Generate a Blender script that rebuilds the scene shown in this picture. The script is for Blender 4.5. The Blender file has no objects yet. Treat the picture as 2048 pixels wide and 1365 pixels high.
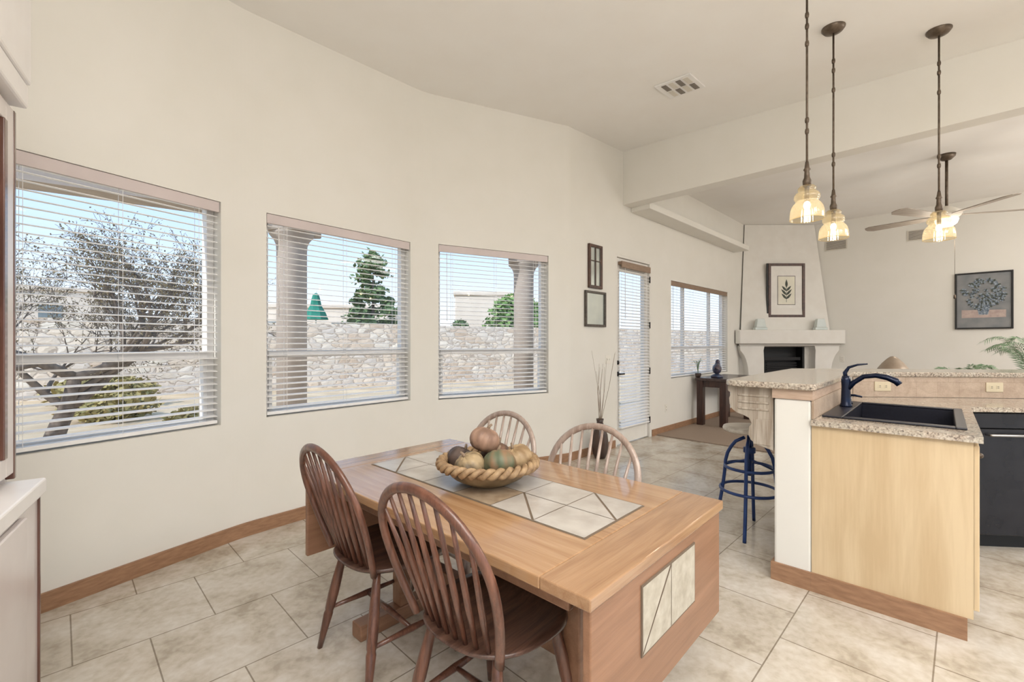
import bpy, math, random
from mathutils import Vector, Matrix
random.seed(7)
R=math.radians
SC=bpy.context.scene
COL=SC.collection
SC.view_settings.view_transform='Standard'
def S(r,g,b):
    f=lambda c:(c/255/12.92) if c/255<=0.04045 else ((c/255+0.055)/1.055)**2.4
    return (f(r),f(g),f(b),1)
# ---------------------------------------------------------------- materials
def newmat(name):
    m=bpy.data.materials.new(name); m.use_nodes=True
    nt=m.node_tree; b=nt.nodes['Principled BSDF']
    return m,nt,b
def coords(nt,scale=(1,1,1),rot=(0,0,0),loc=(0,0,0)):
    tc=nt.nodes.new('ShaderNodeTexCoord'); mp=nt.nodes.new('ShaderNodeMapping')
    mp.inputs['Scale'].default_value=scale; mp.inputs['Rotation'].default_value=rot; mp.inputs['Location'].default_value=loc
    nt.links.new(tc.outputs['Object'],mp.inputs['Vector']); return mp.outputs['Vector']
def ramp(nt,fac,stops):
    r=nt.nodes.new('ShaderNodeValToRGB'); e=r.color_ramp.elements
    e[0].position,e[0].color=stops[0]; e[1].position,e[1].color=stops[-1]
    for p,c in stops[1:-1]:
        x=e.new(p); x.color=c
    nt.links.new(fac,r.inputs['Fac']); return r.outputs['Color']
def noise(nt,vec,scale,detail=4,dist=0):
    n=nt.nodes.new('ShaderNodeTexNoise'); n.inputs['Scale'].default_value=scale; n.inputs['Detail'].default_value=detail
    n.inputs['Distortion'].default_value=dist; nt.links.new(vec,n.inputs['Vector']); return n.outputs['Fac']
def addbump(nt,b,h,strength,dist=0.01):
    bp=nt.nodes.new('ShaderNodeBump'); bp.inputs['Strength'].default_value=strength; bp.inputs['Distance'].default_value=dist
    nt.links.new(h,bp.inputs['Height']); nt.links.new(bp.outputs['Normal'],b.inputs['Normal'])
def pm(name,c1,c2=None,rough=.5,metal=0,scale=6,stretch=(1,1,1),bump=0,lo=.3,hi=.7,detail=4,dist=0,coat=0):
    m,nt,b=newmat(name); b.inputs['Roughness'].default_value=rough; b.inputs['Metallic'].default_value=metal
    if coat: b.inputs['Coat Weight'].default_value=coat; b.inputs['Coat Roughness'].default_value=.12
    if c2 is None: c2=tuple(min(1,x*.9) for x in c1[:3])+(1,)
    v=coords(nt,stretch); n=noise(nt,v,scale,detail,dist)
    nt.links.new(ramp(nt,n,[(lo,c1),(hi,c2)]),b.inputs['Base Color'])
    if bump: addbump(nt,b,n,bump)
    return m
M={}
M['wall']=pm('wall_paint',S(232,229,222),S(229,226,218),rough=.85,scale=3,bump=.05)
M['ceil']=pm('ceiling_paint',S(243,241,237),S(241,238,233),rough=.9,scale=3)
M['white']=pm('white_vinyl',S(238,236,234),S(232,230,227),rough=.4)
M['slat']=pm('blind_white',S(244,243,242),S(240,238,236),rough=.4)
M['valance']=pm('blind_valance',S(212,200,198),S(206,194,192),rough=.5)
M['woodtrim']=pm('baseboard_wood',S(168,130,100),S(142,106,80),rough=.45,scale=5,stretch=(3,3,14))
M['valwood']=pm('valance_wood',S(150,126,106),S(132,108,90),rough=.45,scale=5,stretch=(3,3,14))
M['band']=pm('band_wood',S(198,174,154),S(182,156,136),rough=.5,scale=5,stretch=(3,3,14))
def wood(name,a,b_,rough,grain,scale=4,coat=0,st0=9,bm=.08,lo=.48,hi=.84):
    m,nt,b=newmat(name); b.inputs['Roughness'].default_value=rough
    if coat: b.inputs['Coat Weight'].default_value=coat; b.inputs['Coat Roughness'].default_value=.1
    st=[st0]*3; st['xyz'.index(grain)]=.8
    v=coords(nt,tuple(st)); n=noise(nt,v,scale,6,.8)
    st3=[s*5 for s in st]; st3['xyz'.index(grain)]=1.6
    n2=noise(nt,coords(nt,tuple(st3)),scale*2,3)
    mx=nt.nodes.new('ShaderNodeMath'); mx.operation='MULTIPLY_ADD'; mx.inputs[1].default_value=.40; nt.links.new(n2,mx.inputs[0]); nt.links.new(n,mx.inputs[2])
    nt.links.new(ramp(nt,mx.outputs[0],[(lo,a),(hi,b_)]),b.inputs['Base Color'])
    addbump(nt,b,mx.outputs[0],bm,.003)
    return m
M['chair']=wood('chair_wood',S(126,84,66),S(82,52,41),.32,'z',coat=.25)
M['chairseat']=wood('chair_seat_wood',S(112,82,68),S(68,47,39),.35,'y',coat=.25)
M['chair_l']=wood('chair_wood_glare',S(182,164,152),S(148,128,116),.3,'z',coat=.35)  # paler copy of the chair wood, window glare painted into the colour
M['chairseat_l']=wood('chair_seat_glare',S(158,136,122),S(124,102,90),.35,'y',coat=.25)  # same window glare put into the seat colour
M['table']=wood('table_oak',S(182,146,110),S(152,114,80),.18,'x',scale=3,coat=.55,lo=.42,hi=.95,st0=12)
M['table_y']=wood('table_oak_cross',S(174,138,104),S(142,106,76),.2,'y',scale=3,coat=.45,lo=.42,hi=.95,st0=12)
M['table_p']=wood('table_panel_oak',S(156,116,90),S(128,92,68),.38,'y',scale=3,lo=.42,hi=.95)
M['tile_a']=pm('tile_light',S(192,186,179),S(170,163,154),rough=.2,scale=9)
M['tile_b']=pm('tile_tan',S(164,146,124),S(138,118,96),rough=.4,scale=25)
M['tile_c']=pm('tile_cream',S(192,186,172),S(166,158,142),rough=.4,scale=30)
M['grout']=pm('grout_dark',S(114,98,82),rough=.8)
M['maple']=wood('maple',S(218,196,160),S(200,175,138),.45,'z',scale=1.2,st0=5,bm=.02)
M['blackgloss']=pm('appliance_black',S(44,44,48),S(34,34,38),rough=.18,metal=.3)
M['chrome']=pm('brushed_steel',S(190,190,192),rough=.3,metal=1)
M['sink']=pm('sink_composite',S(30,30,42),S(20,20,30),rough=.35,scale=80)
M['faucet']=pm('faucet_dark',S(26,38,64),S(18,26,50),rough=.18,metal=.4)
M['bronze']=pm('aged_bronze',S(112,98,84),S(80,68,56),rough=.4,metal=.5,scale=30)
M['blue']=pm('blue_steel',S(38,66,120),S(26,50,100),rough=.35,metal=.15)
M['greywood']=wood('weathered_wood',S(206,197,184),S(156,142,126),.75,'z',scale=2,bm=.3)
M['seatwood']=wood('stool_seat_wood',S(220,214,204),S(188,178,164),.55,'x')
M['darkwood']=wood('dark_walnut',S(78,50,42),S(50,32,28),.35,'z')
M['darkwood_x']=wood('dark_walnut_top',S(84,66,62),S(58,44,42),.25,'x')
M['hutch']=wood('hutch_cherry',S(112,76,64),S(84,54,44),.25,'z',coat=.5)
M['hutch_l']=pm('hutch_base_satin',S(228,221,218),S(218,209,206),rough=.2,scale=4)
M['hutchtop']=pm('hutch_pale_trim',S(243,240,238),S(238,234,232),rough=.25,scale=8)
M['black']=pm('black_matte',S(20,19,19),rough=.5)
M['iron']=pm('black_iron',S(40,38,38),rough=.35,metal=.6)
M['plaster']=pm('fireplace_plaster',S(233,230,224),S(228,224,217),rough=.9)
M['switch']=pm('switch_plastic',S(238,234,224),rough=.4)
M['outlet_tan']=pm('outlet_tan_plastic',S(222,208,178),rough=.4)
M['frame_dk']=pm('frame_walnut',S(92,62,48),S(62,42,34),rough=.35,scale=20)
M['frame_gr']=pm('frame_pewter',S(96,88,80),S(66,58,52),rough=.4,scale=30)
M['mat']=pm('picture_mat',S(238,235,229),rough=.8)
M['paper']=pm('print_paper',S(236,232,216),rough=.8)
M['leafink']=pm('leaf_ink',S(92,98,88),S(66,72,66),rough=.8,scale=30)
M['mirror']=pm('mirror_glass',S(206,212,208),S(190,198,196),rough=.12,metal=.75)
M['poster_bk']=pm('poster_ground',S(112,116,120),S(140,140,140),rough=.4,scale=5)
M['poster_fl']=pm('poster_flowers',S(156,168,178),S(88,102,120),rough=.5,scale=45,lo=.4,hi=.6)
M['poster_pk']=pm('poster_rose',S(190,172,164),S(168,148,142),rough=.5,scale=20)
M['teal']=pm('pale_glass_ceramic',S(222,228,224),S(208,216,212),rough=.12)
M['bird']=pm('bird_blue_glaze',S(60,84,120),S(84,58,44),rough=.3,scale=14)
M['fanblade']=pm('fan_blade_wood',S(168,158,146),S(148,136,124),rough=.5,stretch=(1,8,8))
M['ventm']=pm('vent_metal',S(218,212,200),rough=.5)
M['ventd']=pm('vent_dark',S(128,120,112),rough=.7)
M['carpet']=pm('carpet_pile',S(172,154,138),S(134,116,102),rough=1,scale=140,bump=.6)
M['rope']=pm('bowl_basket',S(176,148,112),S(122,94,66),rough=.6,scale=40)
M['bowl']=pm('bowl_wood',S(160,138,106),S(108,88,62),rough=.55,scale=12)
M['vase']=pm('vase_dark',S(84,66,58),S(54,42,38),rough=.3)
M['twig']=pm('twig',S(138,118,98),rough=.8)
M['lampsh']=pm('lamp_metal_shade',S(178,162,144),S(150,134,118),rough=.35,metal=.4)
M['palm']=pm('palm_green',S(138,162,128),S(92,122,90),rough=.5,scale=20)
M['pot']=pm('terracotta',S(150,100,74),rough=.7)
M['column']=pm('stucco_column',S(184,173,164),S(172,160,151),rough=.9)
M['house']=pm('neighbor_stucco',S(230,219,206),S(218,206,192),rough=.9,scale=1)
M['bark']=pm('mesquite_bark',S(132,119,108),S(94,84,76),rough=.9,scale=14)
M['twl']=pm('dry_leaves',S(150,136,104),S(118,110,84),rough=.9,scale=3)
M['pine']=pm('pine_needles',S(120,144,92),S(76,102,66),rough=.8,scale=5)
M['bush']=pm('bush_leaves',S(140,170,96),S(94,128,72),rough=.8,scale=5)
M['umb']=pm('umbrella_green',S(20,136,112),S(14,110,92),rough=.7)
M['dirt']=pm('dirt_ground',S(218,196,164),S(184,162,132),rough=1,scale=1.2,detail=8)
M['drygrass']=pm('dry_grass',S(184,166,112),S(140,134,86),rough=1,scale=4)
M['winglass2']=pm('house_window',S(120,134,140),rough=.2)
def stone():
    m,nt,b=newmat('rock_wall'); b.inputs['Roughness'].default_value=.9
    v=coords(nt,(1.5,1.5,2.2))
    nz=nt.nodes.new('ShaderNodeTexNoise'); nz.inputs['Scale'].default_value=3; nt.links.new(v,nz.inputs['Vector'])
    mm=nt.nodes.new('ShaderNodeMix'); mm.data_type='RGBA'; mm.blend_type='ADD'; mm.inputs[0].default_value=.35; nt.links.new(v,mm.inputs[6]); nt.links.new(nz.outputs['Color'],mm.inputs[7]); v=mm.outputs[2]
    vo=nt.nodes.new('ShaderNodeTexVoronoi'); vo.inputs['Scale'].default_value=1.9; nt.links.new(v,vo.inputs['Vector'])
    ve=nt.nodes.new('ShaderNodeTexVoronoi'); ve.feature='DISTANCE_TO_EDGE'; ve.inputs['Scale'].default_value=1.9; nt.links.new(v,ve.inputs['Vector'])
    sp=nt.nodes.new('ShaderNodeSeparateColor'); nt.links.new(vo.outputs['Color'],sp.inputs[0])
    c=ramp(nt,sp.outputs[0],[(0,S(204,184,164)),(.35,S(230,216,198)),(.65,S(212,202,192)),(1,S(238,228,212))])
    e=ramp(nt,ve.outputs['Distance'],[(.02,(0,0,0,1)),(.06,(1,1,1,1))])
    mx=nt.nodes.new('ShaderNodeMix'); mx.data_type='RGBA'; nt.links.new(e,mx.inputs[0]); mx.inputs[6].default_value=S(176,162,148); nt.links.new(c,mx.inputs[7])
    nt.links.new(mx.outputs[2],b.inputs['Base Color']); addbump(nt,b,ve.outputs['Distance'],.5,.1); return m
M['stone']=stone()
def granite():
    m,nt,b=newmat('granite'); b.inputs['Roughness'].default_value=.12
    v=coords(nt); n=noise(nt,v,95,6,.5); n2=noise(nt,v,8,5,1.5)
    c1=ramp(nt,n,[(.3,S(98,92,90)),(.41,S(168,158,148)),(.54,S(208,200,186)),(.72,S(234,229,221))])
    c2=ramp(nt,n2,[(.35,S(208,188,172)),(.6,S(224,220,212))])
    mx=nt.nodes.new('ShaderNodeMix'); mx.data_type='RGBA'; mx.blend_type='MULTIPLY'; mx.inputs[0].default_value=.6
    nt.links.new(c1,mx.inputs[6]); nt.links.new(c2,mx.inputs[7]); nt.links.new(mx.outputs[2],b.inputs['Base Color']); return m
M['granite']=granite()
def brickmat(name,rot,loc,w,h,offset,mortar,stops,cm,rough,nscale,bump=.2,var=.95):
    m,nt,b=newmat(name); b.inputs['Roughness'].default_value=rough
    v=coords(nt,rot=rot,loc=loc)
    br=nt.nodes.new('ShaderNodeTexBrick'); br.offset=offset; br.inputs['Scale'].default_value=1
    br.inputs['Brick Width'].default_value=w; br.inputs['Row Height'].default_value=h; br.inputs['Mortar Size'].default_value=mortar
    br.inputs['Mortar Smooth'].default_value=.1
    br.inputs['Color1'].default_value=(var,var,var,1); br.inputs['Color2'].default_value=(1.0,1.0,1.0,1); br.inputs['Mortar'].default_value=cm
    nt.links.new(v,br.inputs['Vector'])
    n=noise(nt,v,nscale,8,.6); n2=noise(nt,v,nscale*7,6,.3)
    a=nt.nodes.new('ShaderNodeMath'); a.operation='MULTIPLY_ADD'; a.inputs[1].default_value=.5; nt.links.new(n2,a.inputs[0]); nt.links.new(n,a.inputs[2])
    c=ramp(nt,a.outputs[0],stops)
    mx=nt.nodes.new('ShaderNodeMix'); mx.data_type='RGBA'; mx.blend_type='MULTIPLY'; mx.inputs[0].default_value=1
    nt.links.new(c,mx.inputs[6]); nt.links.new(br.outputs['Color'],mx.inputs[7]); nt.links.new(mx.outputs[2],b.inputs['Base Color'])
    inv=nt.nodes.new('ShaderNodeMath'); inv.operation='SUBTRACT'; inv.inputs[0].default_value=1; nt.links.new(br.outputs['Fac'],inv.inputs[1])
    addbump(nt,b,inv.outputs[0],bump,.003); return m
# tile axes: v=(x+y)/sqrt2 , u=(y-x)/sqrt2 -> rotate by -45deg
M['floor']=brickmat('floor_travertine',(0,0,R(-45)),(-.293,-2.63,0),.51,.508,.5,.003,[(.52,S(216,210,201)),(.68,S(204,196,184)),(.80,S(194,184,169)),(.96,S(172,161,145))],S(178,171,164),.16,4.0)
M['bsplash']=brickmat('backsplash_tile',(R(90),0,0),(0,0,0),.15,.15,.5,.0015,[(.5,S(206,186,166)),(.95,S(180,158,138))],S(226,222,216),.4,14,bump=.1)
def glassmat(name,col,tr,gl_rough=.02):
    m=bpy.data.materials.new(name); m.use_nodes=True; nt=m.node_tree; nt.nodes.clear()
    o=nt.nodes.new('ShaderNodeOutputMaterial'); mx=nt.nodes.new('ShaderNodeMixShader')
    t=nt.nodes.new('ShaderNodeBsdfTransparent'); g=nt.nodes.new('ShaderNodeBsdfGlossy'); g.inputs['Roughness'].default_value=gl_rough
    t.inputs[0].default_value=col; mx.inputs[0].default_value=tr
    nt.links.new(t.outputs[0],mx.inputs[1]); nt.links.new(g.outputs[0],mx.inputs[2]); nt.links.new(mx.outputs[0],o.inputs[0]); return m
M['glass']=glassmat('window_glass',(.98,.985,.99,1),.02)
def ambermat():
    m=bpy.data.materials.new('amber_glass'); m.use_nodes=True; nt=m.node_tree; nt.nodes.clear()
    o=nt.nodes.new('ShaderNodeOutputMaterial')
    t=nt.nodes.new('ShaderNodeBsdfTransparent'); t.inputs[0].default_value=(.95,.86,.66,1)
    tl=nt.nodes.new('ShaderNodeBsdfTranslucent'); tl.inputs[0].default_value=(.95,.82,.58,1)
    g=nt.nodes.new('ShaderNodeBsdfGlossy'); g.inputs['Roughness'].default_value=.08
    a=nt.nodes.new('ShaderNodeMixShader'); a.inputs[0].default_value=.22; c=nt.nodes.new('ShaderNodeMixShader')
    v=coords(nt); n=noise(nt,v,70,3)
    lw=nt.nodes.new('ShaderNodeLayerWeight'); lw.inputs['Blend'].default_value=.35
    mp=nt.nodes.new('ShaderNodeMath'); mp.operation='MULTIPLY_ADD'; mp.inputs[1].default_value=.45; mp.inputs[2].default_value=.06; nt.links.new(lw.outputs['Facing'],mp.inputs[0]); nt.links.new(mp.outputs[0],c.inputs[0])
    bp=nt.nodes.new('ShaderNodeBump'); bp.inputs['Strength'].default_value=.6; nt.links.new(n,bp.inputs['Height']); nt.links.new(bp.outputs[0],g.inputs['Normal'])
    nt.links.new(t.outputs[0],a.inputs[1]); nt.links.new(tl.outputs[0],a.inputs[2]); nt.links.new(a.outputs[0],c.inputs[1]); nt.links.new(g.outputs[0],c.inputs[2]); nt.links.new(c.outputs[0],o.inputs[0]); return m
M['amber']=ambermat()
def emis(name,c,s):
    m,nt,b=newmat(name); b.inputs['Base Color'].default_value=c; b.inputs['Emission Color'].default_value=c; b.inputs['Emission Strength'].default_value=s; return m
M['bulb']=emis('bulb_glow',(1,.90,.72,1),9)
M['fanglass']=emis('fan_light_glass',(1,.96,.9,1),3.0)
# ---------------------------------------------------------------- mesh builder
class MB:
    def __init__(s,M_=None): s.v=[];s.f=[];s.m=[];s.s=[]; s.T=M_
    def add(s,vs,fs,mi=0,sm=False):
        o=len(s.v)
        for p in vs:
            p=Vector(p)
            s.v.append(tuple(s.T@p) if s.T else tuple(p))
        for f in fs: s.f.append([i+o for i in f]); s.m.append(mi); s.s.append(sm)
        return s
    def box(s,x0,x1,y0,y1,z0,z1,mi=0):
        return s.prism([(x0,y0),(x1,y0),(x1,y1),(x0,y1)],z0,z1,mi)
    def prism(s,poly,z0,z1,mi=0):
        a=sum(poly[i][0]*poly[(i+1)%len(poly)][1]-poly[(i+1)%len(poly)][0]*poly[i][1] for i in range(len(poly)))
        if a<0: poly=poly[::-1]
        n=len(poly)
        zf=z1 if callable(z1) else (lambda x,y:z1); zb=z0 if callable(z0) else (lambda x,y:z0)
        vs=[(x,y,zb(x,y)) for x,y in poly]+[(x,y,zf(x,y)) for x,y in poly]
        fs=[list(range(n))[::-1],list(range(n,2*n))]+[[i,(i+1)%n,n+(i+1)%n,n+i] for i in range(n)]
        return s.add(vs,fs,mi)
    def ext(s,poly,f0,f1,mi=0):
        n=len(poly); vs=[f0(*p) for p in poly]+[f1(*p) for p in poly]
        fs=[list(range(n))[::-1],list(range(n,2*n))]+[[i,(i+1)%n,n+(i+1)%n,n+i] for i in range(n)]
        return s.add(vs,fs,mi)
    def lathe(s,prof,n=24,c=(0,0,0),mi=0,sm=True,rf=None):
        vs=[];fs=[]
        for r,z in prof:
            for i in range(n):
                a=2*math.pi*i/n; rr=r*(rf(a,z) if rf else 1)
                vs.append((c[0]+rr*math.cos(a),c[1]+rr*math.sin(a),c[2]+z))
        for k in range(len(prof)-1):
            for i in range(n):
                j=(i+1)%n; fs.append([k*n+i,k*n+j,(k+1)*n+j,(k+1)*n+i])
        if prof[0][0]>1e-4: fs.append(list(range(n))[::-1])
        if prof[-1][0]>1e-4: fs.append([(len(prof)-1)*n+i for i in range(n)])
        return s.add(vs,fs,mi,sm)
    def tube(s,pts,r,n=8,mi=0,closed=False,flat=1.0,up=None):
        P=[Vector(p) for p in pts]; N=len(P); rr=r if isinstance(r,(list,tuple)) else [r]*N
        vs=[];prev=Vector(up) if up else None
        for i in range(N):
            if closed: t=P[(i+1)%N]-P[i-1]
            else: t=P[min(i+1,N-1)]-P[max(i-1,0)]
            t.normalize()
            if prev is None:
                prev=Vector((0,0,1)) if abs(t.z)<.9 else Vector((1,0,0))
            nn=(prev-t*prev.dot(t)); nn.normalize(); bn=t.cross(nn)
            if not up: prev=nn
            for k in range(n):
                a=2*math.pi*k/n
                vs.append(P[i]+nn*math.cos(a)*rr[i]*flat+bn*math.sin(a)*rr[i])
        fs=[]
        for i in range(N if closed else N-1):
            j=(i+1)%N
            for k in range(n):
                l=(k+1)%n; fs.append([i*n+k,i*n+l,j*n+l,j*n+k])
        if not closed: fs.append(list(range(n))[::-1]); fs.append([(N-1)*n+k for k in range(n)])
        return s.add(vs,fs,mi,True)
    def sph(s,c,r,n=16,m=10,mi=0,rf=None):
        rx,ry,rz=r if isinstance(r,(tuple,list)) else (r,r,r)
        vs=[(c[0],c[1],c[2]-rz*(rf(0,-1) if rf else 1))]
        for k in range(1,m):
            ph=-math.pi/2+math.pi*k/m
            for i in range(n):
                a=2*math.pi*i/n; q=rf(a,math.sin(ph)) if rf else 1
                vs.append((c[0]+rx*q*math.cos(ph)*math.cos(a),c[1]+ry*q*math.cos(ph)*math.sin(a),c[2]+rz*(q if rf else 1)*math.sin(ph)))
        vs.append((c[0],c[1],c[2]+rz*(rf(0,1) if rf else 1)))
        fs=[[0,1+(i+1)%n,1+i] for i in range(n)]
        for k in range(m-2):
            for i in range(n):
                j=(i+1)%n; fs.append([1+k*n+i,1+k*n+j,1+(k+1)*n+j,1+(k+1)*n+i])
        L=len(vs)-1; b0=1+(m-2)*n
        fs+=[[b0+i,b0+(i+1)%n,L] for i in range(n)]
        return s.add(vs,fs,mi,True)
    def obj(s,name,mats,parent=None,loc=(0,0,0),rz=0,bevel=0,label=None,cat=None,kind=None,group=None,rot=None):
        me=bpy.data.meshes.new(name); me.from_pydata(s.v,[],s.f)
        for m in (mats if isinstance(mats,(list,tuple)) else [mats]): me.materials.append(M[m])
        me.polygons.foreach_set('material_index',s.m); me.polygons.foreach_set('use_smooth',s.s); me.update()
        o=bpy.data.objects.new(name,me); COL.objects.link(o); o.location=loc; o.rotation_euler=rot or (0,0,rz)
        if parent: o.parent=parent
        if bevel:
            b=o.modifiers.new('bevel','BEVEL'); b.width=bevel; b.segments=2; b.limit_method='ANGLE'; b.angle_limit=R(40)
        if label:o['label']=label
        if cat:o['category']=cat
        if kind:o['kind']=kind
        if group:o['group']=group
        return o
def thing(name,label,cat,loc=(0,0,0),rz=0,group=None,kind=None):
    e=bpy.data.objects.new(name,None); e.empty_display_size=.1; COL.objects.link(e); e.location=loc; e.rotation_euler=(0,0,rz)
    e['label']=label; e['category']=cat
    if group:e['group']=group
    if kind:e['kind']=kind
    return e
def copy_thing(root,loc,rz,label=None):
    def rec(o,par):
        c=o.copy(); COL.objects.link(c)
        if par: c.parent=par
        for ch in [x for x in bpy.data.objects if x.parent==o]: rec(ch,c)
        return c
    c=rec(root,None); c.location=loc; c.rotation_euler=(0,0,rz)
    if label:c['label']=label
    return c
ST='structure'
# ---------------------------------------------------------------- room shell
D1=Vector((-1.870,3.151)); D2=Vector((-.846,4.35)); D3=Vector((.643,5.15)); CN=Vector((5.45,9.957))
d1=Vector((.546,1)).normalized(); P0=D1-d1*2.9
TH=.15; WTOP=4.1
def nrm(d): return Vector((-d.y,d.x))
def facet(mb,p,q,openings,ztop=WTOP,mi=0):
    d=(q-p); L=d.length; d.normalize(); n=nrm(d)
    def bx(a,b,z0,z1):
        if b-a<1e-4 or z1-z0<1e-4:return
        A=p+d*a;B=p+d*b
        mb.prism([tuple(A),tuple(B),tuple(B+n*TH),tuple(A+n*TH)],z0,z1,mi)
    x=0
    for a,b,z0,z1 in sorted(openings):
        bx(x,a,0,ztop); bx(a,b,0,z0); bx(a,b,z1,ztop); x=b
    bx(x,L,0,ztop)
def arc(p,c,q,n=8):
    return [(1-t)**2*p+2*t*(1-t)*c+t*t*q for t in [i/n for i in range(n+1)]]
cut=.10
d2_=(D2-D1).normalized(); d3_=(D3-D2).normalized(); dv=Vector((1,1)).normalized()
def along(p0,d,pt): return (Vector(pt)-p0).dot(d)
mb=MB()
a1=D1-d1*cut; b1=D1+d2_*cut; a2=D2-d2_*cut; b2=D2+d3_*cut; a3=D3-d3_*.05; b3=D3+dv*.05
W1=(along(P0,d1,(-2.444,2.10)),along(P0,d1,(-1.942,3.0195)),.80,2.29)
W2=(along(b1,d2_,(-1.772,3.266)),along(b1,d2_,(-.963,4.242)),.81,2.29)
W3=(along(b2,d3_,(-.7177,4.419)),along(b2,d3_,(.405,5.023)),.79,2.315)
facet(mb,P0,a1,[W1]); facet(mb,b1,a2,[W2]); facet(mb,b2,a3,[W3])
wallpath=[P0]
for A,C,B in ((a1,D1,b1),(a2,D2,b2),(a3,D3,b3)):
    pts=arc(A,C,B); wallpath+=pts
    for i in range(len(pts)-1):
        p,q=pts[i],pts[i+1]; 
        nA=nrm((pts[min(i+1,8)]-pts[max(i-1,0)]).normalized()); nB=nrm((pts[min(i+2,8)]-pts[i]).normalized())
        mb.prism([tuple(p),tuple(q),tuple(q+nB*TH),tuple(p+nA*TH)],0,WTOP)
mb.obj('wall_window',['wall'],kind=ST,label='cream plaster curved wall with three window openings')
mb=MB()
s2=math.sqrt(2)
def yv(y): return (y-b3.y)*s2
DO=(yv(5.85),yv(6.50),0,2.50); LW=(yv(6.949),yv(8.605),.80,2.31)
facet(mb,b3,CN,[DO,LW]); mb.obj('wall_door',['wall'],kind=ST,label='cream plaster wall with patio door and wide window')
mb=MB(); facet(mb,CN,Vector((12.5,2.907)),[]); mb.obj('wall_far',['wall'],kind=ST,label='cream plaster living room end wall')
hd=Vector((-.568,.823)); hb=Vector((-1.945,1.25))
mb=MB(); pA=hb+hd*.93; pB=hb-hd*2.2; facet(mb,pB,pA,[]); mb.obj('wall_left',['wall'],kind=ST,label='cream plaster wall behind the china cabinet')
room=[(-3.45,.3),(-3.45,-4),(13,-4),(13,2.6),(5.45,10.1),(.58,5.27),(-.92,4.49),(-1.99,3.24)]
MB().prism(room,-.1,0).obj('floor',['floor'],kind=ST,label='beige travertine tile floor in offset pattern')
MB().prism([(2.095,6.595),(4.25,8.74),(6.66,8.74),(12.99,2.41),(12.99,-3.9),(12.59,-3.9)],0.0,.014).obj('carpet',['carpet'],kind='stuff',label='brown speckled cut pile living room carpet',cat='carpet')
cz=lambda x,y:3.455+.07*y
MB().prism([(-3.45,.3),(-3.45,-4),(11.45,-4),(1.38,6.07),(.58,5.27),(-.92,4.49),(-1.99,3.24)],cz,lambda x,y:cz(x,y)+.1).obj('ceiling',['ceil'],kind=ST,label='off-white sloped dining ceiling')
MB().prism([(11.65,-4),(13,-4),(13,2.6),(5.45,10.1),(1.52,6.17)],3.76,3.9).obj('ceiling.001',['ceil'],kind=ST,label='off-white living room ceiling')
bA=(1.465,5.972); 
MB().prism([bA,(bA[0]+.14,bA[1]+.14),(11.6,-4.02),(11.46,-4.02)],3.17,3.95).obj('trim_1',['wall'],kind=ST,label='plastered ceiling beam between dining and living rooms')
w=.28/s2
MB().prism([(1.607,6.114),(4.33,8.837),(4.33+w,8.837-w),(1.607+w,6.114-w)],3.11,3.20).obj('trim_2',['wall'],kind=ST,label='plastered plant ledge above the patio door',bevel=.008)
def basebd(pts,name):
    mb=MB()
    for i in range(len(pts)-1):
        p,q=pts[i],pts[i+1]; d=(q-p)
        if d.length<1e-5: continue
        n=-nrm(d.normalized())*.016
        mb.prism([tuple(p),tuple(q),tuple(q+n),tuple(p+n)],0,.095)
    mb.obj(name,['woodtrim'],kind=ST,label='stained wood baseboard')
basebd(wallpath+[b3+dv*(DO[0]-.03)],'baseboard_window')
basebd([b3+dv*(DO[1]+.03),b3+dv*((9.02-b3.y)*s2)],'baseboard_door')
# ---------------------------------------------------------------- windows and blinds
def window(name,p,d,w,z0,z1,zr,vm=(),lab='white vinyl single-hung window'):
    ang=math.atan2(d.y,d.x)
    f=MB(); y0,y1=.085,.145; t=.045
    f.box(0,t,y0,y1,z0,z1).box(w-t,w,y0,y1,z0,z1).box(t,w-t,y0,y1,z1-t,z1).box(t,w-t,y0,y1,z0,z0+t)
    if zr: f.box(t,w-t,y0-.01,y1-.01,zr-.025,zr+.025); f.box(t,t+.025,y0-.008,y1-.02,z0+t,zr-.025); f.box(w-t-.025,w-t,y0-.008,y1-.02,z0+t,zr-.025)
    for x in vm: f.box(x-.025,x+.025,y0,y1-.01,z0+t,z1-t)
    o=f.obj(name,['white'],loc=(p.x,p.y,0),rz=ang,kind=ST,label=lab,bevel=.004)
    MB().box(t*.6,w-t*.6,.118,.122,z0+t*.6,z1-t*.6).obj('glass',['glass'],parent=o)
    return ang
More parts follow.
